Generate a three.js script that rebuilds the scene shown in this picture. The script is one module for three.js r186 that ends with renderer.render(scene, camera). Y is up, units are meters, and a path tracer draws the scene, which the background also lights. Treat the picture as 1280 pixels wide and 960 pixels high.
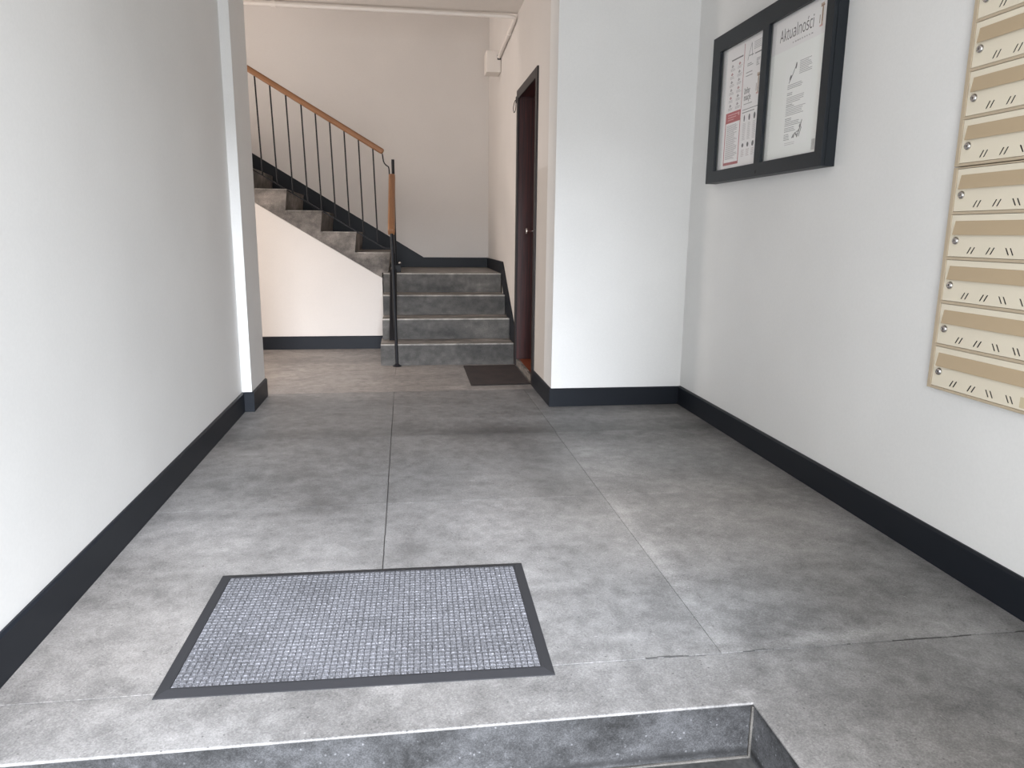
import * as THREE from 'three';
import { RoundedBoxGeometry } from 'three/addons/geometries/RoundedBoxGeometry.js';
import { mergeGeometries } from 'three/addons/utils/BufferGeometryUtils.js';
import { RectAreaLightUniformsLib } from 'three/addons/lights/RectAreaLightUniformsLib.js';
RectAreaLightUniformsLib.init();

// ------------------------------------------------------------------ camera, light, exposure
const scene = new THREE.Scene();
const camera = new THREE.PerspectiveCamera(2 * Math.atan(480 / 924) * 180 / Math.PI, 1280 / 960, 0.05, 60);
camera.position.set(0, 1.05, 0);
{
  const p = 11.55 * Math.PI / 180, r = 0.624 * Math.PI / 180, y = 8.23 * Math.PI / 180;
  const fwd = new THREE.Vector3(Math.sin(y) * Math.cos(p), -Math.sin(p), -Math.cos(y) * Math.cos(p));
  const right = new THREE.Vector3(Math.cos(y), 0, Math.sin(y));
  const up = new THREE.Vector3().crossVectors(right, fwd);
  const R = right.clone().multiplyScalar(Math.cos(r)).addScaledVector(up, Math.sin(r));
  const U = up.clone().multiplyScalar(Math.cos(r)).addScaledVector(right, -Math.sin(r));
  camera.quaternion.setFromRotationMatrix(new THREE.Matrix4().makeBasis(R, U, fwd.clone().negate()));
}
scene.add(camera);
scene.background = new THREE.Color().setRGB(0.9, 0.97, 1.1);      // overcast daylight outside

const renderer = new THREE.WebGLRenderer({ antialias: true });
renderer.toneMapping = THREE.LinearToneMapping;
renderer.toneMappingExposure = 1.06;
renderer.shadowMap.enabled = true;

function areaLight(rgb, intensity, w, h, pos, target) {
  const l = new THREE.RectAreaLight(new THREE.Color().setRGB(...rgb), intensity, w, h);
  l.position.set(...pos); scene.add(l); l.lookAt(...target);
  return l;
}
// daylight of the open sky over the street, coming in through the house entrance behind the camera
areaLight([0.90, 0.955, 1.04], 128, 2.6, 4.6, [0.3, 5.3, 8.0], [-0.4, 0.9, -3.0]);
// added fill panel in the entrance opening, standing for light from street and facades
areaLight([0.95, 0.98, 1.0], 8.2, 1.15, 2.2, [0.12, 1.0, 0.58], [-0.12, 0.9, -3]);
// daylight through the courtyard door at the left end of the stair hall
areaLight([1.0, 0.88, 0.79], 14.5, 1.0, 1.5, [-3.46, 1.35, -5.52], [-0.6, 0.3, -5.5]);
// daylight from the stairwell window on the landing above
areaLight([1.0, 0.92, 0.87], 8.0, 1.5, 1.2, [-3.4, 4.0, -6.95], [0.5, 1.8, -7.4]);

// ------------------------------------------------------------------ helpers
let seed = 1234567;
function rnd() { seed = (seed * 1664525 + 1013904223) >>> 0; return seed / 4294967296; }
function hash(x, y, s) { let h = (x * 374761393 + y * 668265263 + s * 974634777) | 0; h = Math.imul(h ^ (h >>> 13), 1274126177); h ^= h >>> 16; return (h >>> 0) / 4294967296; }
function vnoise(x, y, s, px = 0, py = 0) {                        // value noise, periodic in px, py when given
  let xi = Math.floor(x), yi = Math.floor(y); const fx = x - xi, fy = y - yi;
  const w = (a, p) => p ? ((a % p) + p) % p : a;
  const u = fx * fx * (3 - 2 * fx), v = fy * fy * (3 - 2 * fy);
  const a = hash(w(xi, px), w(yi, py), s), b = hash(w(xi + 1, px), w(yi, py), s), c = hash(w(xi, px), w(yi + 1, py), s), d = hash(w(xi + 1, px), w(yi + 1, py), s);
  return a + (b - a) * u + (c - a) * v + (a - b - c + d) * u * v - 0.5;
}
function fbm(x, y, s, oct, p = 0) { let t = 0, a = 1, f = 1; for (let i = 0; i < oct; i++) { t += a * vnoise(x * f, y * f, s + i, p * f, p * f); a *= 0.55; f *= 2; } return t; }
function texture(w, h, fn, srgb = true) {
  const d = new Uint8Array(w * h * 4);
  for (let j = 0; j < h; j++) for (let i = 0; i < w; i++) {
    const c = fn(i / w, j / h, i, j), k = (j * w + i) * 4;
    d[k] = Math.max(0, Math.min(255, c[0])); d[k + 1] = Math.max(0, Math.min(255, c[1])); d[k + 2] = Math.max(0, Math.min(255, c[2])); d[k + 3] = 255;
  }
  const t = new THREE.DataTexture(d, w, h);
  t.wrapS = t.wrapT = THREE.RepeatWrapping; t.magFilter = THREE.LinearFilter; t.minFilter = THREE.LinearMipmapLinearFilter; t.generateMipmaps = true;
  if (srgb) t.colorSpace = THREE.SRGBColorSpace;
  t.needsUpdate = true; return t;
}
const used = {};
function numbered(n) { used[n] = (used[n] ?? -1) + 1; return used[n] ? `${n}_${String(used[n]).padStart(3, '0')}` : n; }
function thing(name, label, category, pos = [0, 0, 0], turn = 0, group) {
  const o = new THREE.Group(); o.name = numbered(name); o.position.set(...pos); o.rotation.y = turn;
  o.userData = { label, category }; if (group) o.userData.group = group; scene.add(o); return o;
}
function part(name, geo, mat, parent, label) {
  const m = new THREE.Mesh(geo, mat); m.name = name; parent.add(m);
  if (label) m.userData.label = label; return m;
}
function struct(name, geo, mat) { const m = new THREE.Mesh(geo, mat); m.name = name; m.userData.kind = 'structure'; scene.add(m); return m; }
function structGroup(name) { const o = new THREE.Group(); o.name = name; o.userData.kind = 'structure'; scene.add(o); return o; }

// uv in metres from position and dominant normal; fn maps metres to uv
function metreUV(g, k = 1) {
  if (g.index) g = g.toNonIndexed();
  g.computeVertexNormals();
  const p = g.attributes.position, n = g.attributes.normal, uv = new Float32Array(p.count * 2);
  for (let i = 0; i < p.count; i++) {
    const ax = Math.abs(n.getX(i)), ay = Math.abs(n.getY(i)), az = Math.abs(n.getZ(i)), x = p.getX(i), y = p.getY(i), z = p.getZ(i);
    let a, b; if (ay >= ax && ay >= az) { a = x; b = z; } else if (ax > az) { a = z; b = y; } else { a = x; b = y; }
    uv[2 * i] = a * k; uv[2 * i + 1] = b * k;
  }
  g.setAttribute('uv', new THREE.BufferAttribute(uv, 2)); return g;
}
function box(x0, x1, y0, y1, z0, z1, r = 0) {
  const w = x1 - x0, h = y1 - y0, d = z1 - z0;
  const g = r ? new RoundedBoxGeometry(w, h, d, 2, r) : new THREE.BoxGeometry(w, h, d);
  g.translate((x0 + x1) / 2, (y0 + y1) / 2, (z0 + z1) / 2);
  if (!r) return metreUV(g);
  const keep = (g.index ? g.toNonIndexed() : g).attributes.normal.clone(), m = metreUV(g); m.setAttribute('normal', keep); return m;
}
// extrude a polygon given in (u, v) along w; o origin
function ext(pts, depth, o, u, v, w, bevel = 0, holes = []) {
  const s = new THREE.Shape(pts.map(p => new THREE.Vector2(...p)));
  for (const h of holes) s.holes.push(new THREE.Path(h.map(p => new THREE.Vector2(...p))));
  let g = new THREE.ExtrudeGeometry(s, { depth: depth - 2 * bevel, bevelEnabled: bevel > 0, bevelSize: bevel, bevelOffset: -bevel, bevelThickness: bevel, bevelSegments: 2, curveSegments: 8 });
  if (bevel) g.translate(0, 0, bevel);
  if (g.index) g = g.toNonIndexed();
  const U = new THREE.Vector3(...u), V = new THREE.Vector3(...v), W = new THREE.Vector3(...w);
  const m = new THREE.Matrix4().makeBasis(U, V, W).setPosition(...o); g.applyMatrix4(m);
  if (m.determinant() < 0) {
    const p = g.attributes.position;
    for (let i = 0; i < p.count; i += 3) for (const c of ['X', 'Y', 'Z']) { const t = p['get' + c](i + 1); p['set' + c](i + 1, p['get' + c](i + 2)); p['set' + c](i + 2, t); }
  }
  g.deleteAttribute('normal'); g.deleteAttribute('uv');
  return metreUV(g);
}
function rod(a, b, r, seg = 10) {
  const A = new THREE.Vector3(...a), B = new THREE.Vector3(...b), g = new THREE.CylinderGeometry(r, r, A.distanceTo(B), seg);
  g.applyQuaternion(new THREE.Quaternion().setFromUnitVectors(new THREE.Vector3(0, 1, 0), B.clone().sub(A).normalize()));
  g.translate((a[0] + b[0]) / 2, (a[1] + b[1]) / 2, (a[2] + b[2]) / 2); return g;
}
function tube(pts, r, n = 40) { return new THREE.TubeGeometry(new THREE.CatmullRomCurve3(pts.map(p => new THREE.Vector3(...p)), false, 'centripetal'), n, r, 8); }
// bar of a given section from a to b (length along local x), wood grain runs along it
function bar(a, b, w, h, r) {
  const A = new THREE.Vector3(...a), B = new THREE.Vector3(...b), d = B.clone().sub(A), L = d.length();
  const g = box(-L / 2, L / 2, -h / 2, h / 2, -w / 2, w / 2, r);
  const X = d.normalize(), Z = new THREE.Vector3().crossVectors(X, new THREE.Vector3(0, 1, 0)).normalize(), Y = new THREE.Vector3().crossVectors(Z, X);
  g.applyMatrix4(new THREE.Matrix4().makeBasis(X, Y, Z).setPosition(A.add(B).multiplyScalar(0.5))); return g;
}

// ------------------------------------------------------------------ materials
const std = (hex, rough, extra = {}) => new THREE.MeshStandardMaterial({ color: hex, roughness: rough, ...extra });
const satin = (r, g, b, rough, spec) => { const m = new THREE.MeshPhysicalMaterial({ roughness: rough, specularIntensity: spec }); m.color.setRGB(r, g, b); return m; };
const rgbm = (r, g, b, rough, extra = {}) => { const m = std(0xffffff, rough, extra); m.color.setRGB(r, g, b); return m; };

const plaster = texture(512, 512, (u, v) => { const n = 236 + 5 * fbm(u * 6, v * 6, 3, 3, 6) + 3 * (hash(u * 512 | 0, v * 512 | 0, 9) - .5); return [n, n, n]; });
plaster.repeat.set(0.4, 0.4);
const plasterBump = texture(256, 256, (u, v) => { const n = 128 + 90 * fbm(u * 32, v * 32, 5, 3, 32); return [n, n, n]; }, false);
plasterBump.repeat.set(2.2, 2.2);
const wallPaint = (r, g, b, rough) => rgbm(r, g, b, rough, { map: plaster, bumpMap: plasterBump, bumpScale: 0.0002 });
const M = {
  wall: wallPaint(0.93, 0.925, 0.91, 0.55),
  wallRear: wallPaint(0.81, 0.765, 0.725, 0.6),  // front wall paint dimmed and warmed; rear hall light put into the colour
  dado: wallPaint(0.73, 0.68, 0.63, 0.4),
  ceiling: wallPaint(0.86, 0.80, 0.74, 0.8),
  skirting: satin(0.010, 0.0125, 0.0175, 0.45, 0.45),
  iron: satin(0.009, 0.0095, 0.012, 0.45, 0.5),
  rubber: satin(0.024, 0.024, 0.027, 0.6, 0.6),
  frameBrown: satin(0.022, 0.0175, 0.018, 0.45, 0.6),
  boardFrame: satin(0.013, 0.0165, 0.021, 0.45, 0.6),
  steel: std(0xc9c6c4, 0.22, { metalness: 1 }),
  white: rgbm(0.78, 0.73, 0.68, 0.5),
  boxWhite: rgbm(0.74, 0.69, 0.64, 0.5),
  cream: rgbm(0.77, 0.70, 0.565, 0.42),
  tan: rgbm(0.485, 0.375, 0.245, 0.42),
  frameTan: rgbm(0.50, 0.41, 0.295, 0.42),
  dark: rgbm(0.012, 0.010, 0.009, 0.8),
};

// polished concrete of the lobby floor: one map of 3.2 m by 4.1 m laid in place
function smooth(a, b, x) { const t = Math.max(0, Math.min(1, (x - a) / (b - a))); return t * t * (3 - 2 * t); }
const FX0 = -1.2, FW = 3.2, FZ0 = -5.0, FH = 4.1;
const floorMap = texture(1600, 2048, (u, v, i, j) => {
  const x = FX0 + u * FW, z = FZ0 + v * FH;
  let n = 1;
  n += 0.30 * fbm(x * 1.6 + 7, z * 1.6 + 3, 11, 4);                                    // large clouds
  n += 0.13 * fbm(x * 5 + 2 * vnoise(x * 2, z * 2, 40), z * 11, 21, 4);                // drawn-out trowel marks
  n += 0.20 * fbm(x * 26, z * 26, 31, 3);
  n += 0.28 * (hash(i, j, 1) - .5) + 0.18 * (hash(i >> 1, j >> 1, 2) - .5);            // grit
  if (hash(i >> 1, j >> 1, 77) > 0.9985) n *= 0.62;                                    // pits
  if (hash(i >> 1, j >> 1, 78) > 0.9985) n *= 1.25;                                    // pale grains
  // grime along the joints and worn pale strips of filler
  const w1 = 0.03 * fbm(x * 3, 4, 50, 3), w2 = 0.06 * fbm(x * 2, 9, 52, 3);
  n *= 1 - 0.12 * Math.exp(-Math.pow((z + 2.75 + w2) / 0.05, 2)) * smooth(-0.2, 0.25, fbm(x * 1.7, 1, 55, 2) + .12);
  n *= 1 - 0.26 * Math.exp(-(Math.pow((z + 3.80 + w2) / 0.10, 2))) * smooth(0.0, 0.5, x) * smooth(1.0, 0.65, x);
  n *= 1 - 0.12 * Math.exp(-Math.pow((z + 3.86 + w2) / 0.12, 2));
  n *= 1 - 0.16 * Math.exp(-Math.pow((x - 0.62 + w2) / 0.12, 2)) * smooth(-4.0, -3.6, z) * smooth(-2.6, -2.9, z);
  n *= 1 + 0.22 * Math.exp(-Math.pow((z + 1.672 + w1) / 0.022, 2)) * smooth(0.85, 1.05, x) * smooth(1.4, 1.2, x);
  n *= 1 + 0.12 * Math.exp(-Math.pow((x - 0.80 + w1) / 0.03, 2)) * smooth(-2.9, -2.6, z) * smooth(-1.6, -1.8, z);
  n *= 1 - 0.16 * Math.exp(-(Math.pow((x - 0.02 - w1) / 0.07, 2) + Math.pow((z + 2.34 + w1) / 0.10, 2)));
  // crack along the front joint, on the right
  const cz = -1.626 + 0.006 * fbm(x * 18, 2, 60, 3), broken = vnoise(x * 9, 3, 61) + .5;
  if (Math.abs(z - cz) < 0.0022 * broken + .0006 && x > 0.45 && broken > 0.36) n *= 0.5;
  const ax = Math.abs(x + 0.088 + 0.003 * fbm(z * 9, 2, 63, 2)); if (ax < 0.002 && z < -2.0 && z > -4.5) n *= 0.6;
  // pale worn rim of the step edge
  n *= 1 + 0.06 * Math.exp(-Math.pow((z + 1.425 + w1 * .3) / 0.014, 2)) * smooth(0.80, 0.76, x);
  n *= 1 + 0.06 * Math.exp(-Math.pow((x - 0.776 + w1 * .3) / 0.012, 2)) * smooth(-1.44, -1.40, z);
  const warm = 0.02 * fbm(x * 1.1, z * 1.1, 90, 2);
  const b = 142 * Math.pow(Math.max(0.1, n), 0.75);
  return [b * (1.012 + warm), b * 0.995, b * (0.985 - warm)];
});
floorMap.wrapS = floorMap.wrapT = THREE.MirroredRepeatWrapping;
function floorUV(g) {
  const p = g.attributes.position, uv = g.attributes.uv;
  for (let i = 0; i < p.count; i++) uv.setXY(i, (p.getX(i) - FX0) / FW, (p.getZ(i) - FZ0) / FH);
  return g;
}
const floorMats = [0.73, 0.71, 0.73, 0.82, 0.67, 0.665, 0.74, 0.60, 0.60, 0.64, 0.82].map((k, i) => i < 10 ? rgbm(k, k, k, 0.5, { map: floorMap }) : rgbm(k * 1.03, k * 0.98, k * 0.94, 0.5, { map: floorMap }));  // slab tones; light falloff and warm rear light partly put into them
const concreteMap = texture(1024, 1024, (u, v, i, j) => {
  let n = 1 + 0.42 * fbm(u * 3, v * 9, 101, 5, 3) + 0.24 * fbm(u * 24, v * 24, 111, 3, 24) + 0.2 * (hash(i >> 1, j >> 1, 5) - .5) * 1.6;
  if (hash(i >> 1, j >> 1, 79) > 0.998) n *= 1.3;
  const b = 128 * Math.pow(Math.max(0.1, n), 1.0); return [b * 1.012, b, b * 0.975];
});
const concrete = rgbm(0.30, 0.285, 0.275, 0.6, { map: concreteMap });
const concreteTreadLit = rgbm(0.80, 0.74, 0.70, 0.55, { map: concreteMap });  // same concrete made paler: light from above put into the tread colour
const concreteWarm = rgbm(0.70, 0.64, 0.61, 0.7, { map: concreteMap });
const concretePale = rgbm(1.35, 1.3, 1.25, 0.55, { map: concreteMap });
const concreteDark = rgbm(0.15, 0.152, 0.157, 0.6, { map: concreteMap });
const riserMap = texture(1024, 512, (u, v, i, j) => {
  let n = 0.8 + 0.6 * fbm(u * 14, v * 1.6, 131, 5) + 0.3 * fbm(u * 120, v * 9, 141, 3) + 0.5 * (hash(i, j >> 3, 15) - .5);
  if (hash(i >> 1, j >> 4, 80) > 0.992) n *= 1.7;
  n *= 1 - 0.45 * Math.exp(-Math.pow((v - .12 - .05 * fbm(u * 6, 1, 151, 3)) / .06, 2)) + 0.35 * Math.exp(-Math.pow((v - .27 - .1 * fbm(u * 5, 2, 152, 3)) / .04, 2)) * smooth(0, .4, fbm(u * 7, 3, 153, 2) + .2);
  const b = 96 * Math.pow(Math.max(0.12, n), 0.8); return [b, b, b * 1.01];
});
riserMap.repeat.set(0.5, 7); riserMap.offset.set(0, 1);
const riserStone = rgbm(0.40, 0.40, 0.41, 0.6, { map: riserMap });  // dark for stains and for shade on the step face, both in the colour
const cheekStoneLit = rgbm(0.8, 0.81, 0.84, 0.5, { map: riserMap });  // riser stone lightened: bounce from the left wall put into the colour
const concreteBase = rgbm(0.25, 0.24, 0.23, 0.9, { map: concreteMap });
const grain = (base, dark) => texture(512, 256, (u, v, i, j) => {
  const t = .5 + .5 * Math.sin(60 * (v + .05 * fbm(u * 2, v * 6, 201, 3, 2)) + 6 * fbm(u * 3, v * 12, 207, 3, 3)) , k = .55 * t + .45 * (.5 + fbm(u * 4, v * 64, 213, 2, 4));
  return base.map((c, q) => c + (dark[q] - c) * k + 10 * (hash(i, j, 8) - .5));
});
const oakTex = grain([158, 113, 76], [116, 78, 50]); oakTex.repeat.set(1.2, 9);
const oak = std(0xffffff, 0.42, { map: oakTex });
const mahoganyTex = grain([84, 38, 35], [52, 24, 24]); mahoganyTex.repeat.set(1, 3); mahoganyTex.rotation = Math.PI / 2;
const mahogany = std(0xffffff, 0.45, { map: mahoganyTex });
const redWood = std(0x7a3d22, 0.5, { map: null });

// ------------------------------------------------------------------ the setting
const XL = -0.96, XR = 1.705, XD = 0.877, ZS = -4.38, ZP = -4.422, ZB = -7.93, CE = 2.68;
// floor: concrete slabs with open joints on a rough base
const floor = structGroup('floor');
const J = 0.0008, flat = [[1, 0, 0], [0, 0, 1], [0, -1, 0]];
let slabCount = 0;
function slab(pts, top = 0, depth = 0.04, bev = 0) { const g = floorUV(ext(pts, depth, [0, top, 0], ...flat, bev)); part(numbered('slab'), g, floorMats[slabCount++], floor); }
const ZF = -1.42, XN = 0.772;
slab([[XL, ZF], [XN, ZF], [XN, 0.6], [XR, 0.6], [XR, -1.625 + J], [XL, -1.625 + J]], 0, 0.0065, 0.003);
for (const [za, zb, cols] of [[-1.625, -2.80, [XL, -0.088, 0.785, XR]], [-2.80, -3.785, [XL, -0.088, 0.785, XR]], [-3.785, -4.9 - J, [-1.1, -0.088, 0.79, XR]]])
  for (let i = 0; i < cols.length - 1; i++) slab([[cols[i] + (i ? J : 0), za - J], [cols[i + 1] - (i < cols.length - 2 ? J : 0), za - J], [cols[i + 1] - (i < cols.length - 2 ? J : 0), zb + J], [cols[i] + (i ? J : 0), zb + J]]);
slab([[-3.5, -4.9 - J], [0.95, -4.9 - J], [0.95, -6.80], [-3.5, -6.80]]);
part('slab_base', box(-3.7, XR + .15, -0.30, -0.041, -8.1, ZF - 0.03), concreteBase, floor);
part('slab_base_001', box(XN + 0.03, XR + .15, -0.30, -0.0068, ZF - 0.03, 0.6), concreteBase, floor);
// sunken entrance with its dark step riser and cheek
const sunken = structGroup('floor_001');
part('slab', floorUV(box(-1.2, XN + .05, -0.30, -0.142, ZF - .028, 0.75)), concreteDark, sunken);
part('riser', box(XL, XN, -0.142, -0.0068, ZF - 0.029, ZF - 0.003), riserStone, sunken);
part('riser', box(XN + 0.003, XN + 0.029, -0.142, -0.0068, ZF - 0.028, 0.6), cheekStoneLit, sunken);
part('pavement', box(-4, 5, -0.32, -0.16, 0.76, 5), concrete, sunken);
part('mortar_fillet', box(XL, XN, -0.142, -0.137, ZF - 0.0029, ZF + 0.004, 0.0015), concrete, sunken);
part('mortar_fillet_001', box(XN - 0.003, XN + 0.0029, -0.142, -0.009, ZF - 0.0029, ZF + 0.003, 0.0012), concrete, sunken);

// walls
struct('wall_left', box(XL - .25, XL, -0.15, 2.9, ZP, 0.75), M.wall);
struct('wall_left_001', box(XL - .25, -0.905, 0, 2.9, -4.835, ZP), M.wall);            // the pilaster at the end of the left wall
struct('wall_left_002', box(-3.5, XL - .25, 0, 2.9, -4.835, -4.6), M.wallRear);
struct('wall_right', box(XR, XR + .25, -0.3, 2.9, ZS, 0.75), M.wall);
struct('wall_back', box(XD, XR + .25, 0, 2.9, ZS - .25, ZS), M.wall);
// wall with the flat door
const wd = structGroup('wall_door');
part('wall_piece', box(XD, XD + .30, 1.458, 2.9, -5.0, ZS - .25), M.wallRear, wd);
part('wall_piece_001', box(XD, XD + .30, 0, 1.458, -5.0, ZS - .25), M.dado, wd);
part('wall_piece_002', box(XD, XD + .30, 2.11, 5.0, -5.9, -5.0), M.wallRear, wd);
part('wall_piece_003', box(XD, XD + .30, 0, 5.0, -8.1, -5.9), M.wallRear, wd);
part('corner_piece', box(XD + 0.0005, XD + .30, 0, 1.458, ZS - .25, ZS - 0.0005), M.dado, wd);
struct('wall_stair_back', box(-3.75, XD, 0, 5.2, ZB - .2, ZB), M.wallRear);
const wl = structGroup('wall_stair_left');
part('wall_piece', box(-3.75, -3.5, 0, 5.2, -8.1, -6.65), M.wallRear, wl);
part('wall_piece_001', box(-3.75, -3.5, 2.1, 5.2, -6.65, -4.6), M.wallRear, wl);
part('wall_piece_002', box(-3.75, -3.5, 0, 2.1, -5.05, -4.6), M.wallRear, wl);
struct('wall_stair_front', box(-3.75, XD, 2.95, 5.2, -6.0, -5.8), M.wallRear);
const wf = structGroup('wall_front');
part('wall_piece', box(XL - .25, -0.90, -0.3, 2.9, 0.6, 0.85), M.wall, wf);
part('wall_piece_001', box(0.70, XR + .25, -0.3, 2.9, 0.6, 0.85), M.wall, wf);
part('wall_piece_002', box(-0.90, 0.70, 2.25, 2.9, 0.6, 0.85), M.wall, wf);
struct('ceiling', box(-3.75, XR + .25, CE, CE + .26, -6.0, 0.85), M.ceiling);
struct('ceiling_001', box(-3.75, XD + .3, 5.2, 5.4, -8.13, -5.8), M.ceiling);
// wall that closes the space under the upper flight
const soff = x => 0.771 + (-0.418 - x) * 0.60;
struct('wall_under_stairs', ext([[-3.5, 0], [-0.205, 0], [-0.205, soff(-0.205) - .004], [-2.18, soff(-2.18) - .004], [-3.5, soff(-2.18) - .004]], 0.1, [0, 0, -6.81], [1, 0, 0], [0, 1, 0], [0, 0, -1]), M.wallRear);

// dark skirting boards, chamfered on top
function skirting(name, a, b, n, h = 0.117, t = 0.013) {             // a, b on the wall line [x, z]; n points into the room
  const d = [b[0] - a[0], b[1] - a[1]], L = Math.hypot(...d);
  struct(name, ext([[0, 0], [t, 0], [t, h - .007], [t - .006, h], [0, h]], L, [a[0], 0.0005, a[1]], [n[0], 0, n[1]], [0, 1, 0], [d[0] / L, 0, d[1] / L]), M.skirting);
}
skirting('baseboard_left', [XL, ZF + .01], [XL, ZP + 0.013], [1, 0], 0.117, 0.012);
skirting('baseboard_left_001', [XL, ZP], [-0.892, ZP], [0, 1]);
skirting('baseboard_left_002', [-0.905, ZP], [-0.905, -4.842], [1, 0], 0.117, 0.0128);
skirting('baseboard_door', [XD, ZS + 0.013], [XD, -4.998], [-1, 0], 0.113, 0.0128);
skirting('baseboard_back', [XD, ZS], [XR, ZS], [0, 1], 0.113);
skirting('baseboard_right', [XR, ZS + 0.013], [XR, 0.6], [-1, 0], 0.117);
skirting('baseboard_under_stairs', [-3.5, -6.81], [-0.206, -6.81], [0, 1]);
// stair skirtings painted to match
struct('trim_1', ext([[XD - .012, 0.688], [XD - .012, 0.79], [0.195, 0.79], [-2.2, 0.79 + 2.395 * .602], [-2.2, 1.95 - .17], [-0.2, .688]], 0.019, [0, 0, ZB + 0.0005], [1, 0, 0], [0, 1, 0], [0, 0, 1], 0.002), M.skirting);
struct('trim_2', ext([[-7.91, 0.688], [-7.91, 0.79], [-6.69, 0.796], [-5.905, 0.285], [-5.905, 0.001], [-5.885, .001], [-5.885, 0.10], [-6.8, .68]], 0.0115, [XD - .0005, 0, 0], [0, 0, 1], [0, 1, 0], [-1, 0, 0], 0.002), M.skirting);

// flat door in its recess
const door = structGroup('door_1');
for (const [z0, z1, y0, y1] of [[-5.065, -5.0, 0, 2.11], [-5.9, -5.835, 0, 2.11], [-5.835, -5.065, 2.045, 2.11]])
  part(numbered('door_casing'), box(XD - .012, XD + .0, y0, y1, z0, z1, 0.003), M.frameBrown, door);
for (const [z0, z1, y0, y1] of [[-5.04, -5.0, 0, 2.11], [-5.9, -5.855, 0, 2.11], [-5.855, -5.04, 2.06, 2.11]])
  part(numbered('door_jamb'), box(XD + .001, XD + .16, y0, y1, z0, z1), mahogany, door);
const leaf = part('door_leaf', box(1.0, 1.035, 0.051, 2.058, -5.853, -5.042, 0.003), mahogany, door);
part('threshold', box(XD - .002, XD + .022, 0.0005, 0.05, -5.853, -5.042, 0.003), concreteWarm, door, 'grey stone threshold strip');
part('threshold_board', box(XD + .0225, XD + .16, 0.0005, 0.049, -5.853, -5.042), redWood, door, 'reddish brown threshold board');
{
  const kn = new THREE.LatheGeometry([[0, 0], [0.024, 0], [0.024, .006], [.010, .009], [.008, .035], [.010, .05], [.024, .066], [.026, .074], [.020, .08], [0, .082]].map(p => new THREE.Vector2(...p)), 20);
  kn.rotateZ(Math.PI / 2); kn.translate(1.0, 1.065, -5.72); part('door_knob', kn, M.steel, leaf);
  const kc = new THREE.CylinderGeometry(.014, .014, .016, 16); kc.rotateZ(Math.PI / 2); kc.translate(.993, .985, -5.72); part('lock_cylinder', kc, M.steel, leaf);
}

// ------------------------------------------------------------------ staircase
const stairs = thing('staircase', 'grey concrete staircase turning left over a landing at the back of the lobby', 'staircase');
const RISE = 0.172, TREAD = 0.29, RISE2 = 0.178;
for (let i = 0; i < 4; i++) {
  const z = (i ? -5.88 : -5.90) - TREAD * i, x0 = -0.2 - (i ? -0.006 : 0.004);
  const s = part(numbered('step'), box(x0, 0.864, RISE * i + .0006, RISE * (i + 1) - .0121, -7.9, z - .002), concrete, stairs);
  part('tread', box(x0, 0.864, RISE * (i + 1) - 0.012, RISE * (i + 1), i < 3 ? z - TREAD - .04 : -7.9, z, 0.004), concreteTreadLit, s);
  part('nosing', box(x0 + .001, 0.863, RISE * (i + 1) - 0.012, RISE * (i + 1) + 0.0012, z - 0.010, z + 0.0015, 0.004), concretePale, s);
}
const topY = k => 0.688 + RISE2 * k;
for (let k = 1; k <= 7; k++) {
  const x = -0.13 - TREAD * (k - 1), nx = x - TREAD - .02, y0 = topY(k - 1), y1 = topY(k);
  const pts = k === 1 ? [[x - .02, y0 + .0006], [x, y1], [nx, y1], [nx, soff(nx)], [-0.206, soff(-0.206)], [-0.206, y0 + .0006]] : [[x - .02, soff(x - .02)], [x - .02, y0], [x, y1], [nx, y1], [nx, soff(nx)]];
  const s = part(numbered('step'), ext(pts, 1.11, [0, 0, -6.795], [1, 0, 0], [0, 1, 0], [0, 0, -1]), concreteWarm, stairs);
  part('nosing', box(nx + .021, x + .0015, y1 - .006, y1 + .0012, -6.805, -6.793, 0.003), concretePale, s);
}
part('landing', box(-3.49, -2.19, topY(7) - .16, topY(7), -7.9, -6.795), concreteWarm, stairs);

// ------------------------------------------------------------------ railings
const flange = (x, y, z, r) => { const g = new THREE.LatheGeometry([[0, 0], [r, 0], [r, .006], [r * .55, .012], [r * .5, .02], [0, .02]].map(p => new THREE.Vector2(...p)), 18); g.translate(x, y, z); return g; };
{
  const r = thing('stair_railing', 'short iron railing with a stubby wooden handrail beside the lowest four steps', 'railing');
  const hr = part('handrail', bar([-0.1, 1.050, -5.875], [-0.1, 1.525, -6.74], 0.056, 0.05, 0.016), oak, r);
  part('end_cap', bar([-0.1, 1.0425, -5.862], [-0.1, 1.051, -5.877], 0.05, 0.044, 0.006), oak, hr);
  part('post', rod([-0.077, 0.004, -5.862], [-0.099, 1.035, -5.872], 0.0125), M.iron, r);
  part('base_flange', flange(-0.077, 0.001, -5.862, 0.034), M.iron, r);
  const low = z => 0.215 + (-5.95 - z) * 0.60;
  part('lower_rail', bar([-0.105, low(-5.93), -5.93], [-0.105, low(-6.78), -6.78], 0.06, 0.014, 0.003), M.iron, r);
  for (let i = 0; i < 6; i++) { const z = -6.05 - i * 0.125; part(numbered('baluster'), rod([-0.096 - (i % 2) * .006, low(z), z], [-0.1, 1.03 + (-5.9 - z) * 0.56, z], 0.0065), M.iron, r); }
  part('top_strap', bar([-0.1, 1.028, -5.91], [-0.1, 1.494, -6.745], 0.036, 0.006, 0.002), M.iron, r);
}
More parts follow.
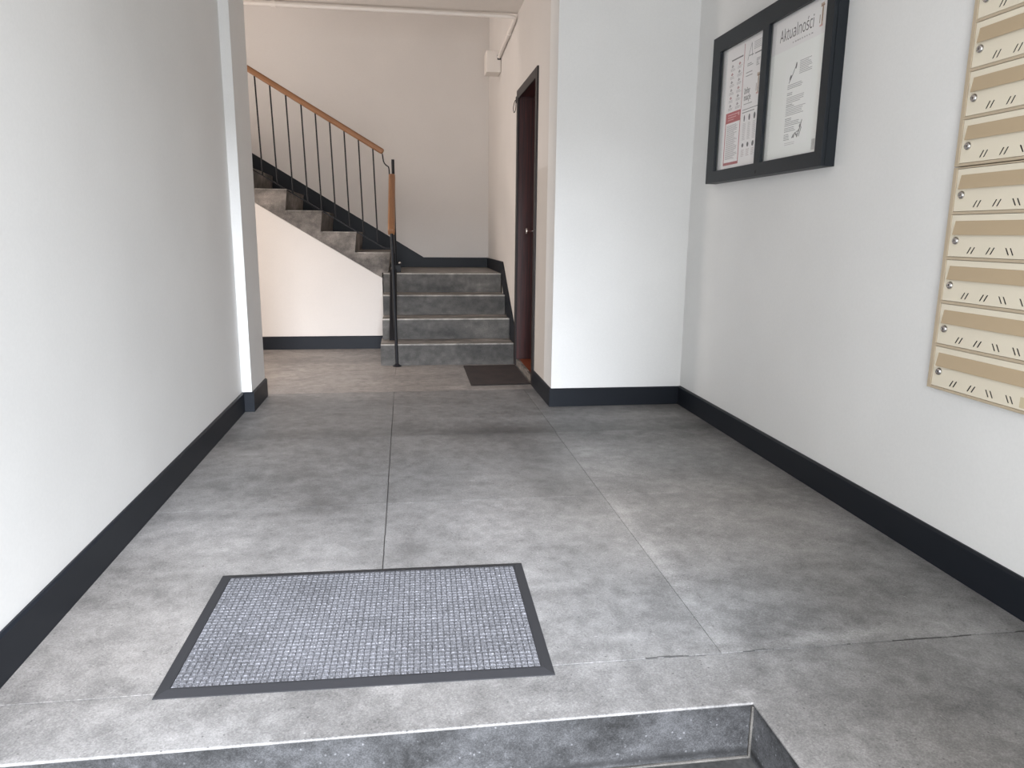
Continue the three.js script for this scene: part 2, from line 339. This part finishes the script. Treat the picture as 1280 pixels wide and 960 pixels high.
{
  const r = thing('stair_railing', 'long wooden handrail on thin iron balusters climbing the upper flight to the left', 'railing');
  const z = -6.85, hy = x => 1.736 + (-0.18 - x) * 0.583, ly = x => 0.905 + (-0.185 - x) * 0.597;
  part('handrail', bar([-1.75, hy(-1.75), z], [-0.172, hy(-0.172), z], 0.052, 0.048, 0.015), oak, r);
  for (const x of [-1.59, -1.47, -1.348, -1.227, -1.107, -0.98, -0.857, -0.741, -0.623, -0.504, -0.384, -0.262]) part(numbered('baluster'), rod([x + 0.024, ly(x + .024), z], [x, hy(x) - .02, z], 0.0065), M.iron, r);
  part('lower_rail', bar([-1.75, ly(-1.75), z], [-0.18, ly(-0.18), z], 0.035, 0.010, 0.002), M.iron, r);
  part('lower_rail_end', bar([-0.181, ly(-0.18) - .0005, z], [-0.095, ly(-0.18) - .004, z], 0.035, 0.010, 0.002), M.iron, r);
  part('scroll_rod', tube([[-0.18, hy(-.18) - .02, z], [-0.176, 1.68, z], [-0.17, 1.648, z], [-0.15, 1.622, z], [-0.132, 1.612, z], [-0.126, 1.592, z], [-0.124, 1.45, z], [-0.12, 1.1, z], [-0.118, 0.9, z]], 0.0055), M.iron, r, 'thin iron rod bent in a scroll under the handrail end');
  part('post', rod([-0.086, 0.6895, z], [-0.091, 1.672, z], 0.0135), M.iron, r);
  const b = new THREE.SphereGeometry(0.0135, 14, 10); b.translate(-0.05, 0.772, z + .01); part('bolt_cap', b, M.steel, r);
  part('bracket', box(-0.098, -0.038, 0.69, 0.755, z - .012, z + .012, 0.004), M.iron, r);
}

// ------------------------------------------------------------------ pipe, box and hook
{
  const p = thing('conduit_pipe', 'white conduit pipe running under the ceiling edge and down the door wall', 'pipe');
  part('pipe', rod([-3.4, 2.652, -5.97], [0.80, 2.652, -5.97], 0.0155, 14), M.white, p);
  part('elbow', tube([[0.80, 2.652, -5.97], [0.83, 2.652, -5.972], [0.852, 2.648, -5.985], [0.857, 2.64, -6.01], [0.857, 2.632, -6.06]], 0.0155, 24), M.white, p);
  part('pipe', rod([0.857, 2.632, -6.06], [0.857, 2.5765, -6.942], 0.0155, 14), M.white, p);
  for (const a of [[-0.91, 2.652, -5.97, 0], [0.857, 2.616, -6.31, 1]]) {
    const g = a[3] ? rod([a[0], a[1], a[2] - .012], [a[0], a[1], a[2] + .012], 0.020, 14) : rod([a[0] - .016, a[1], a[2]], [a[0] + .016, a[1], a[2]], 0.022, 14);
    const c = part('clip', g, M.white, p); if (!a[3]) part('hanger', rod([a[0], a[1] + .015, a[2]], [a[0] + .004, CE, a[2]], 0.006), M.white, c);
  }
}
{
  const b = thing('junction_box', 'white cable junction box in the corner at the end of the pipe', 'box');
  part('housing', box(0.746, 0.8755, 2.449, 2.632, -7.14, -6.955, 0.006), M.boxWhite, b);
  part('cover', box(0.749, 0.8725, 2.455, 2.628, -6.9545, -6.948, 0.002), M.boxWhite, b);
  part('cable_entry', box(0.842, 0.872, 2.553, 2.592, -6.9475, -6.943, .001), M.dark, b, 'dark notch around the pipe end');
}
{
  const h = thing('wall_hook', 'small dark metal loop hanging beside the top left corner of the door frame', 'hook');
  part('plate', box(XD - .012, XD - .0005, 2.03, 2.075, -5.955, -5.915, 0.003), M.iron, h);
  part('loop', new THREE.TubeGeometry(new THREE.CatmullRomCurve3([[0.862, 2.05, -5.935], [0.850, 2.02, -5.935], [0.846, 1.98, -5.935], [0.852, 1.957, -5.935], [0.862, 1.975, -5.935], [0.865, 2.02, -5.935]].map(p => new THREE.Vector3(...p)), true), 30, 0.0028, 6), M.iron, h);
}

// ------------------------------------------------------------------ door mats
{
  const m = thing('doormat', 'large grey waffle doormat with a black rubber border in the foreground', 'doormat', [-0.116, 0, -1.902], -0.021);
  const W = 0.465, D = 0.31, b = 0.03;
  const bev = (x0, x1, y) => y;
  // bevelled rubber border: outer edge thin, inner lip raised
  const ring = [[W, D, 0.0006], [W, D, 0.003], [W - b * .8, D - b * .8, 0.0085], [W - b, D - b, 0.0085], [W - b, D - b, 0.0006]], pos = [];
  const cor = ([w, d, y]) => [[-w, y, -d], [w, y, -d], [w, y, d], [-w, y, d]];
  for (let i = 0; i < ring.length - 1; i++) { const A = cor(ring[i]), B = cor(ring[i + 1]); for (let k = 0; k < 4; k++) { const l = (k + 1) % 4; pos.push(...A[k], ...B[l], ...A[l], ...A[k], ...B[k], ...B[l]); } }
  let g = new THREE.BufferGeometry(); g.setAttribute('position', new THREE.BufferAttribute(new Float32Array(pos), 3));
  part('rubber_border', metreUV(g), M.rubber, m);
  const pileTex = texture(1024, 512, (u, v, i, j) => {
    const h1 = hash(i, j, 301), h2 = hash(i >> 1, j >> 1, 302), h3 = hash(i >> 2, j >> 2, 303);
    let k = 0.9 + 0.16 * (h1 - .5) + 0.42 * (h2 - .5) + 0.26 * (h3 - .5) + 0.12 * fbm(u * 6, v * 3, 305, 3);
    if (h2 > 0.965) k += 0.12; const w = 104 * k; return [w * 0.985, w * 0.985, w * 1.03];
  });
  pileTex.repeat.set(1.0, 2.0);
  const pile = std(0xffffff, 0.95, { map: pileTex });
  part('carpet_backing', box(-(W - b), W - b, 0.0006, 0.0052, -(D - b), D - b), rgbm(.05, .05, .053, 1, {}), m);
  const nx = 56, nz = 35, px = 2 * (W - b) / nx, pz = 2 * (D - b) / nz, tiles = [];
  for (let i = 0; i < nx; i++) for (let j = 0; j < nz; j++) {
    const cx = -(W - b) + (i + .5) * px, cz = -(D - b) + (j + .5) * pz, y = 0.0085 + 0.0009 * (rnd() - .5);
    const a = px * .49, c = pz * .49, ti = px * (.36 + .06 * (rnd() - .5)), tc = pz * (.34 + .06 * (rnd() - .5)), ox = .0012 * (rnd() - .5), oz = .0012 * (rnd() - .5);
    const B = [[cx - a, .005, cz - c], [cx + a, .005, cz - c], [cx + a, .005, cz + c], [cx - a, .005, cz + c]];
    const T = [[cx - ti + ox, y, cz - tc + oz], [cx + ti + ox, y, cz - tc + oz], [cx + ti + ox, y, cz + tc + oz], [cx - ti + ox, y, cz + tc + oz]];
    for (let k = 0; k < 4; k++) { const l = (k + 1) % 4; tiles.push(...B[k], ...T[l], ...B[l], ...B[k], ...T[k], ...T[l]); }
    tiles.push(...T[0], ...T[2], ...T[1], ...T[0], ...T[3], ...T[2]);
  }
  g = new THREE.BufferGeometry(); g.setAttribute('position', new THREE.BufferAttribute(new Float32Array(tiles), 3)); g.computeVertexNormals();
  const p = g.attributes.position, uv = new Float32Array(p.count * 2);
  for (let i = 0; i < p.count; i++) { uv[2 * i] = p.getX(i) + .5; uv[2 * i + 1] = p.getZ(i) + .5 + p.getY(i) * .6; }
  g.setAttribute('uv', new THREE.BufferAttribute(uv, 2));
  part('pile', g, pile, m).userData.kind = 'stuff';
}
{
  const m = thing('doormat', 'small dark brown doormat lying in front of the flat door by the lowest step', 'doormat', [0.663, 0, -5.425], 0);
  const coir = texture(512, 512, (u, v, i, j) => { const k = .75 + .35 * (hash(i, j, 401) - .5) + .3 * (hash(i >> 1, j >> 1, 402) - .5) + .25 * fbm(u * 6, v * 6, 405, 3, 6); return [58 * k, 43 * k, 39 * k]; });
  coir.repeat.set(2, 2);
  const geo = ext([[-0.213, -0.378], [0.196, -0.388], [0.198, 0.362], [-0.218, 0.380]], 0.009, [0, 0.0096, 0], ...flat, 0.003);
  part('coir_top', geo, std(0xffffff, 1, { map: coir }), m);
  // narrow bound hem
  const hem = [];
  const C = [[-0.213, -0.378], [0.196, -0.388], [0.198, 0.362], [-0.218, 0.380]];
  for (let k = 0; k < 4; k++) { const [a, b] = [C[k], C[(k + 1) % 4]]; hem.push(rod([a[0], .0052, a[1]], [b[0], .0052, b[1]], 0.0045, 8)); }
  part('hem', mergeGeometries(hem), std(0x241d1a, .9), m);
}

// ------------------------------------------------------------------ notice board on the right wall (local x runs along the wall towards the entrance, z out of the wall)
const FACE = -Math.PI / 2;
function canvasTex(w, h, draw) {
  const c = document.createElement('canvas'); c.width = w; c.height = h; const x = c.getContext('2d'); draw(x, w, h);
  const t = new THREE.CanvasTexture(c); t.colorSpace = THREE.SRGBColorSpace; t.anisotropy = 8; return t;
}
const NB = { z0: -4.02, z1: -2.858, y0: 1.325, y1: 2.066, d: 0.06 };
{
  const cz = (NB.z0 + NB.z1) / 2, cy = (NB.y0 + NB.y1) / 2, W = NB.z1 - NB.z0, H = NB.y1 - NB.y0;
  const o = thing('notice_board', 'black framed two-pane glass notice board on the right wall', 'notice board', [XR, cy, cz], FACE);
  const outer = [[-W / 2, -H / 2], [W / 2, -H / 2], [W / 2, H / 2], [-W / 2, H / 2]];
  const rect = (a, b, c, d) => [[a, c], [a, d], [b, d], [b, c]];
  const L = z => z - cz, V = y => y - cy;
  const open1 = [L(-3.925), L(-3.452), V(1.386), V(1.984)], open2 = [L(-3.392), L(-2.914), V(1.386), V(1.984)];
  part('case', ext(outer, NB.d - .018, [0, 0, 0.0005], [1, 0, 0], [0, 1, 0], [0, 0, 1], 0, [rect(-W / 2 + .03, W / 2 - .03, -H / 2 + .03, H / 2 - .03)]), M.boardFrame, o);
  part('back_panel', box(-W / 2 + .031, W / 2 - .031, -H / 2 + .031, H / 2 - .031, NB.d - .034, NB.d - .025), std(0xb9bab8, .8), o);
  part('door_frame', ext(outer, .0165, [0, 0, NB.d - .0165], [1, 0, 0], [0, 1, 0], [0, 0, 1], 0.0015, [rect(...open1), rect(...open2)]), M.boardFrame, o);
  const glass = new THREE.MeshPhysicalMaterial({ color: 0xffffff, roughness: 0.03, transmission: 1, thickness: 0, ior: 1.5 });
  for (const q of [open1, open2]) { const g = new THREE.PlaneGeometry(q[1] - q[0] + .012, q[3] - q[2] + .012); g.translate((q[0] + q[1]) / 2, (q[2] + q[3]) / 2, NB.d - .0195); part(numbered('glass_pane'), g, glass, o); }
  part('lock', box(L(-3.428), L(-3.422), V(1.338), V(1.352), NB.d - .0005, NB.d + .0015), M.dark, o);
  // left sheet
  const lines = (x, X, Y, W2, n, dy, col, lw, jit = .3) => { x.strokeStyle = col; x.lineWidth = lw; for (let i = 0; i < n; i++) { x.beginPath(); x.moveTo(X, Y + i * dy); x.lineTo(X + W2 * (1 - jit * rnd()), Y + i * dy); x.stroke(); } };
  const figure = (x, X, Y, s) => {                                    // brown ornament print at the edge of both sheets
    x.fillStyle = 'rgba(172,140,112,0.75)'; x.fillRect(X, Y, .55 * s, .30 * s); x.fillRect(X + .22 * s, Y + .3 * s, .26 * s, 1.5 * s);
    x.fillStyle = 'rgba(128,96,74,0.8)'; x.fillRect(X + .12 * s, Y + .16 * s, .5 * s, .12 * s); x.fillRect(X + .34 * s, Y + .3 * s, .14 * s, 1.2 * s); x.fillRect(X - .1 * s, Y + .9 * s, .12 * s, .7 * s);
    x.fillStyle = 'rgba(190,120,110,0.6)'; x.fillRect(X, Y + 1.75 * s, .5 * s, .16 * s);
  };
  const leftTex = canvasTex(800, 1024, (x, w, h) => {
    x.fillStyle = '#f4f0ef'; x.fillRect(0, 0, w, h);
    x.fillStyle = '#dfdfdf'; x.fillRect(0, 0, w * .12, h);
    x.fillStyle = '#5c5656'; x.fillRect(w * .24, h * .108, w * .30, 11);
    const ink = ['#a79f9e', '#b58684', '#9a9492'];
    for (let r = 0; r < 6; r++) for (let c = 0; c < 2; c++) { const X = w * (.22 + .19 * c), Y = h * (.145 + .063 * r); x.fillStyle = ink[(r + c) % 3]; x.beginPath(); x.arc(X + 38, Y + 16, 13, 0, 7); x.fill(); x.fillRect(X + 18, Y + 14, 46, 8); lines(x, X, Y + 36, w * .13, 3, 8, '#a9a3a2', 3); }
    x.fillStyle = '#a5484a'; x.fillRect(w * .562, h * .03, 9, h * .50);
    x.fillStyle = '#b8484a'; x.fillRect(w * .17, h * .53, w * .40, h * .085);
    x.fillStyle = '#dfa9a6'; x.fillRect(w * .23, h * .548, w * .27, 7); x.fillRect(w * .23, h * .568, w * .22, 7); x.fillRect(w * .23, h * .588, w * .16, 6); x.fillRect(w * .50, h * .545, 26, 26);
    x.strokeStyle = '#b04547'; x.lineWidth = 13; x.strokeRect(w * .175, h * .605, w * .39, h * .345);
    x.fillStyle = '#a8484a'; x.fillRect(w * .17, h * .938, w * .40, 22);
    lines(x, w * .21, h * .635, w * .32, 26, 11.2, '#8f8a89', 3.2, .45);
    // right half
    x.strokeStyle = '#5c5858'; x.lineWidth = 6; x.beginPath(); x.moveTo(w * .66, h * .17); x.lineTo(w * .74, h * .05); x.lineTo(w * .77, h * .15); x.moveTo(w * .69, h * .14); x.lineTo(w * .80, h * .14); x.stroke();
    lines(x, w * .80, h * .055, w * .20, 5, 13, '#8b8685', 3.5, .2);
    x.fillStyle = '#5a5553'; x.fillRect(w * .83, h * .14, w * .15, 8);
    lines(x, w * .66, h * .20, w * .14, 2, 14, '#777170', 5, .3); lines(x, w * .64, h * .265, w * .18, 2, 26, '#777170', 5, .2); lines(x, w * .88, h * .19, w * .09, 5, 12, '#8f8988', 5, .5);
    x.fillStyle = '#4b4644'; x.font = 'bold 46px sans-serif'; for (const [t, v] of [['Infor', .424], ['macje', .476]]) { x.save(); x.translate(w * .625, h * v); x.scale(.17 * w / x.measureText('macje').width, 1.35); x.fillText(t, 0, 0); x.restore(); }
    x.fillStyle = '#8a8482'; x.fillRect(w * .63, h * .503, w * .21, 5);
    figure(x, w * .92, h * .30, 84);
    x.fillStyle = '#716c6b'; x.fillRect(w * .61, h * .545, w * .37, 5); x.fillRect(w * .61, h * .566, w * .30, 6);
    for (let k = 0; k < 3; k++) {
      const X = w * (.645 + .125 * k);
      x.fillStyle = '#4a4644'; x.beginPath(); x.ellipse(X + 22, h * .615, 12 + 3 * k, 26, 0, 0, 7); x.fill(); lines(x, X - 2, h * .655, w * .08, 14, 10, '#b3aeac', 3, .3);
      x.fillStyle = '#55504e'; x.beginPath(); x.ellipse(X + 22, h * .825, 20, 16 + 3 * k, .4 * k, 0, 7); x.fill(); lines(x, X - 2, h * .862, w * .08, 6, 10, '#b9a9a7', 3, .3);
    }
  });
  const rightTex = canvasTex(800, 1024, (x, w, h) => {
    x.fillStyle = '#f3f4f0'; x.fillRect(0, 0, w, h);
    x.fillStyle = '#eeebea'; x.fillRect(0, 0, w, h * .235);
    x.fillStyle = '#453f3d'; x.save(); x.translate(w * .16, h * .165); x.font = '100px sans-serif'; { const k = w * .635 / x.measureText('Aktualno\u015Bci').width; x.scale(k, 1.16); } x.fillText('Aktualno\u015Bci', 0, 0); x.restore();
    x.fillStyle = '#aaa4a2'; for (let k = 0; k < 9; k++) x.fillRect(w * (.42 + .042 * k), h * .197, w * .034 * (.5 + .5 * rnd()), 9);
    figure(x, w * .89, h * .04, 78);
    // small printed letter in the middle
    x.save(); x.translate(w * .075, 0); x.fillStyle = '#f5f5f2'; x.fillRect(w * .25, h * .33, w * .50, h * .58);
    x.strokeStyle = '#3f3d3c'; x.lineWidth = 7; x.beginPath(); x.moveTo(w * .335, h * .475); x.lineTo(w * .40, h * .42); x.lineTo(w * .46, h * .36); x.stroke();
    x.fillStyle = '#3f3d3c'; x.beginPath(); x.ellipse(w * .36, h * .44, 11, 20, .5, 0, 7); x.ellipse(w * .455, h * .37, 9, 22, .2, 0, 7); x.fill();
    lines(x, w * .52, h * .35, w * .24, 8, 12, '#9b9897', 4, .35);
    for (const [v, n, l, c] of [[.49, 3, .34, '#8d8a89'], [.545, 2, .12, '#6d6a69'], [.575, 4, .36, '#a09d9c'], [.625, 2, .16, '#6d6a69'], [.65, 5, .38, '#a09d9c'], [.72, 2, .13, '#757271'], [.745, 3, .36, '#8f8c8b'], [.785, 3, .26, '#8f8c8b'], [.83, 4, .12, '#8a8786']]) lines(x, w * .315, h * v, w * l, n, 12, c, 4, .3);
    x.strokeStyle = '#55524f'; x.lineWidth = 8; x.beginPath(); x.moveTo(w * .47, h * .86); x.lineTo(w * .53, h * .83); x.lineTo(w * .57, h * .86); x.lineTo(w * .61, h * .81); x.lineTo(w * .64, h * .75); x.moveTo(w * .60, h * .86); x.lineTo(w * .64, h * .80); x.stroke();
    x.fillStyle = '#7a7775'; x.beginPath(); x.arc(w * .50, h * .85, 13, 0, 7); x.arc(w * .56, h * .835, 15, 0, 7); x.arc(w * .615, h * .79, 15, 0, 7); x.fill();
    lines(x, w * .34, h * .89, w * .22, 2, 12, '#b7b4b2', 3, .2);
    x.restore(); x.fillStyle = '#c9c9c6'; x.fillRect(w * .92, h * .90, w * .06, h * .07);
  });
  const sheet = (q, tex, label) => {   // the sheets hang just behind the glass
    const g = box((q[0] - q[1]) / 2 - .004, (q[1] - q[0]) / 2 + .004, (q[2] - q[3]) / 2 - .004, (q[3] - q[2]) / 2 + .004, 0, 0.0012), p = g.attributes.position, uv = g.attributes.uv, w = q[1] - q[0] + .008, h = q[3] - q[2] + .008;
    for (let i = 0; i < p.count; i++) uv.setXY(i, p.getX(i) / w + .5, p.getY(i) / h + .5);
    const m = new THREE.Mesh(g, std(0xffffff, .75, { map: tex })); m.name = numbered('poster'); m.userData = { label, category: 'poster' };
    m.position.set(XR - NB.d + 0.0249, (q[2] + q[3]) / 2, (q[0] + q[1]) / 2); m.rotation.y = FACE; scene.add(m);
  };
  sheet([-3.925 - 0, -3.496, open1[2] + cy, open1[3] + cy], leftTex, 'information sheet with a red bordered box behind the left pane of the notice board');
  sheet([-3.392, -2.953, open2[2] + cy, open2[3] + cy], rightTex, 'white sheet headed Aktualności behind the right pane of the notice board');
}

// ------------------------------------------------------------------ letterboxes on the right wall (local x = z + 2.15, y from the bank's bottom)
const ZM = -2.15, WM = 0.444, PITCH = 0.1365, DM = 0.025;
function letterboxFrame(y0, label) {
  const o = thing('letterbox_bank', label, 'letterbox bank', [XR, y0, ZM], FACE), H = 5 * PITCH + 0.004;
  const rect = (a, b, c, d) => [[a, c], [a, d], [b, d], [b, c]], holes = [];
  for (let i = 0; i < 5; i++) holes.push(rect(0.016, WM - 0.016, 0.0085 + i * PITCH, 0.0085 + i * PITCH + 0.1275));
  part('surround', ext([[0, 0], [WM, 0], [WM, H], [0, H]], DM, [0, 0, 0.0005], [1, 0, 0], [0, 1, 0], [0, 0, 1], 0.0015, holes), M.frameTan, o);
  part('backing', box(.002, WM - .002, .002, H - .002, 0.0006, 0.004), M.dark, o);
}
const YL = 0.574, YU = YL + 5 * PITCH + 0.0065;
letterboxFrame(YL, 'tan metal surround holding the lower five letterboxes on the right wall');
letterboxFrame(YU, 'tan metal surround holding the upper letterboxes above the thick divider line');
function makeLetterbox() {
  const o = new THREE.Group(), W = WM - 0.035, H = 0.1250;
  const holes = [], slotPath = (x, lean) => { const a = .0029, h = .019, y = .0103; return [[x - a, y], [x - a + lean, y + h], [x - a * .3 + lean, y + h + .0012], [x + a + lean, y + h], [x + a, y], [x - a * .3, y - .0012]]; };
  const z0 = ZM + 0.0175;
  for (const z of [-2.052, -2.037, -1.977, -1.961]) holes.push(slotPath(z - z0, .0115));
  for (const z of [-1.895, -1.879, -1.820, -1.805]) holes.push(slotPath(z - z0, -.0115));
  const door_ = part('door', ext([[0, 0], [W, 0], [W, H], [0, H]], 0.0012, [0, 0, 0.0218], [1, 0, 0], [0, 1, 0], [0, 0, 1], 0, holes), M.cream, o);
  part('door_return', ext([[0, 0], [W, 0], [W, H], [0, H]], 0.015, [0, 0, 0.0066], [1, 0, 0], [0, 1, 0], [0, 0, 1], 0, [[[.0015, .0015], [.0015, H - .0015], [W - .0015, H - .0015], [W - .0015, .0015]]]), M.cream, door_);
  part('dark_inside', box(.002, W - .002, .002, H - .002, 0.0066, 0.0076), M.dark, door_);
  // mail flap: a hood hinged at its top, standing out along the lower edge
  part('flap', ext([[0.1055, 0.0], [0.105, 0.0018], [0.0655, 0.0085], [0.0632, 0.0085], [0.0632, 0.0068], [0.0655, 0.0062], [0.100, 0.0]], W - .036, [0.018, 0, 0.0231], [0, 1, 0], [0, 0, 1], [1, 0, 0], 0.0004).translate(0, 0.0018, 0), M.tan, o, 'tan mail flap');
  for (const x of [0.0155, W - .018]) part('flap_cheek', ext([[0.1065, 0], [0.1055, .0024], [0.0632, 0.0092], [0.0612, .0088], [0.0612, 0]], 0.0022, [x, 0, 0.0231], [0, 1, 0], [0, 0, 1], [1, 0, 0]).translate(0, 0.0018, 0), M.cream, o);
  const lk = new THREE.LatheGeometry([[0, .0066], [.0045, .0066], [.0054, .0082], [.0095, .0066], [.0115, .0034], [.0119, 0]].map(p => new THREE.Vector2(...p)), 22); lk.rotateX(Math.PI / 2); lk.translate(0.0285, 0.0478, 0.0231);
  const l = part('lock', lk, M.steel, o, 'round chrome lock');
  part('keyhole', box(0.0276, 0.0294, 0.0448, 0.0508, 0.0285, 0.0300), M.dark, l);
  return o;
}
const proto = makeLetterbox();
const boxLabels = [
  'lowest cream letterbox of the whole stack, with a small beige sticker at its lower right',
  'second cream letterbox from the bottom of the stack, directly above the lowest one',
  'third cream letterbox from the bottom of the stack, middle of the lower five',
  'fourth cream letterbox from the bottom of the stack, second below the thick divider',
  'fifth cream letterbox from the bottom, directly below the thick divider of the stack',
  'cream letterbox directly above the thick divider in the stack',
  'second cream letterbox above the thick divider in the stack',
  'third cream letterbox above the thick divider, second from the top of the photo',
  'topmost cream letterbox in the photo, cut off by the upper edge, fourth above the divider',
];
boxLabels.forEach((label, i) => {
  const o = i ? proto.clone() : proto, up = i >= 5;
  o.name = numbered('letterbox'); o.position.set(XR, (up ? YU : YL) + 0.0097 + (up ? i - 5 : i) * PITCH, ZM + 0.0175); o.rotation.y = FACE;
  o.userData = { label, category: 'letterbox', group: 'letterboxes on the right wall' }; scene.add(o);
});
part('sticker', box(0.352, 0.398, 0.006, 0.036, 0.0231, 0.0234), std(0xcdbf9f, .6), scene.getObjectByName('letterbox'), 'small beige sticker');

scene.traverse(o => { if (o.isMesh) { o.castShadow = true; o.receiveShadow = true; } });
renderer.render(scene, camera);
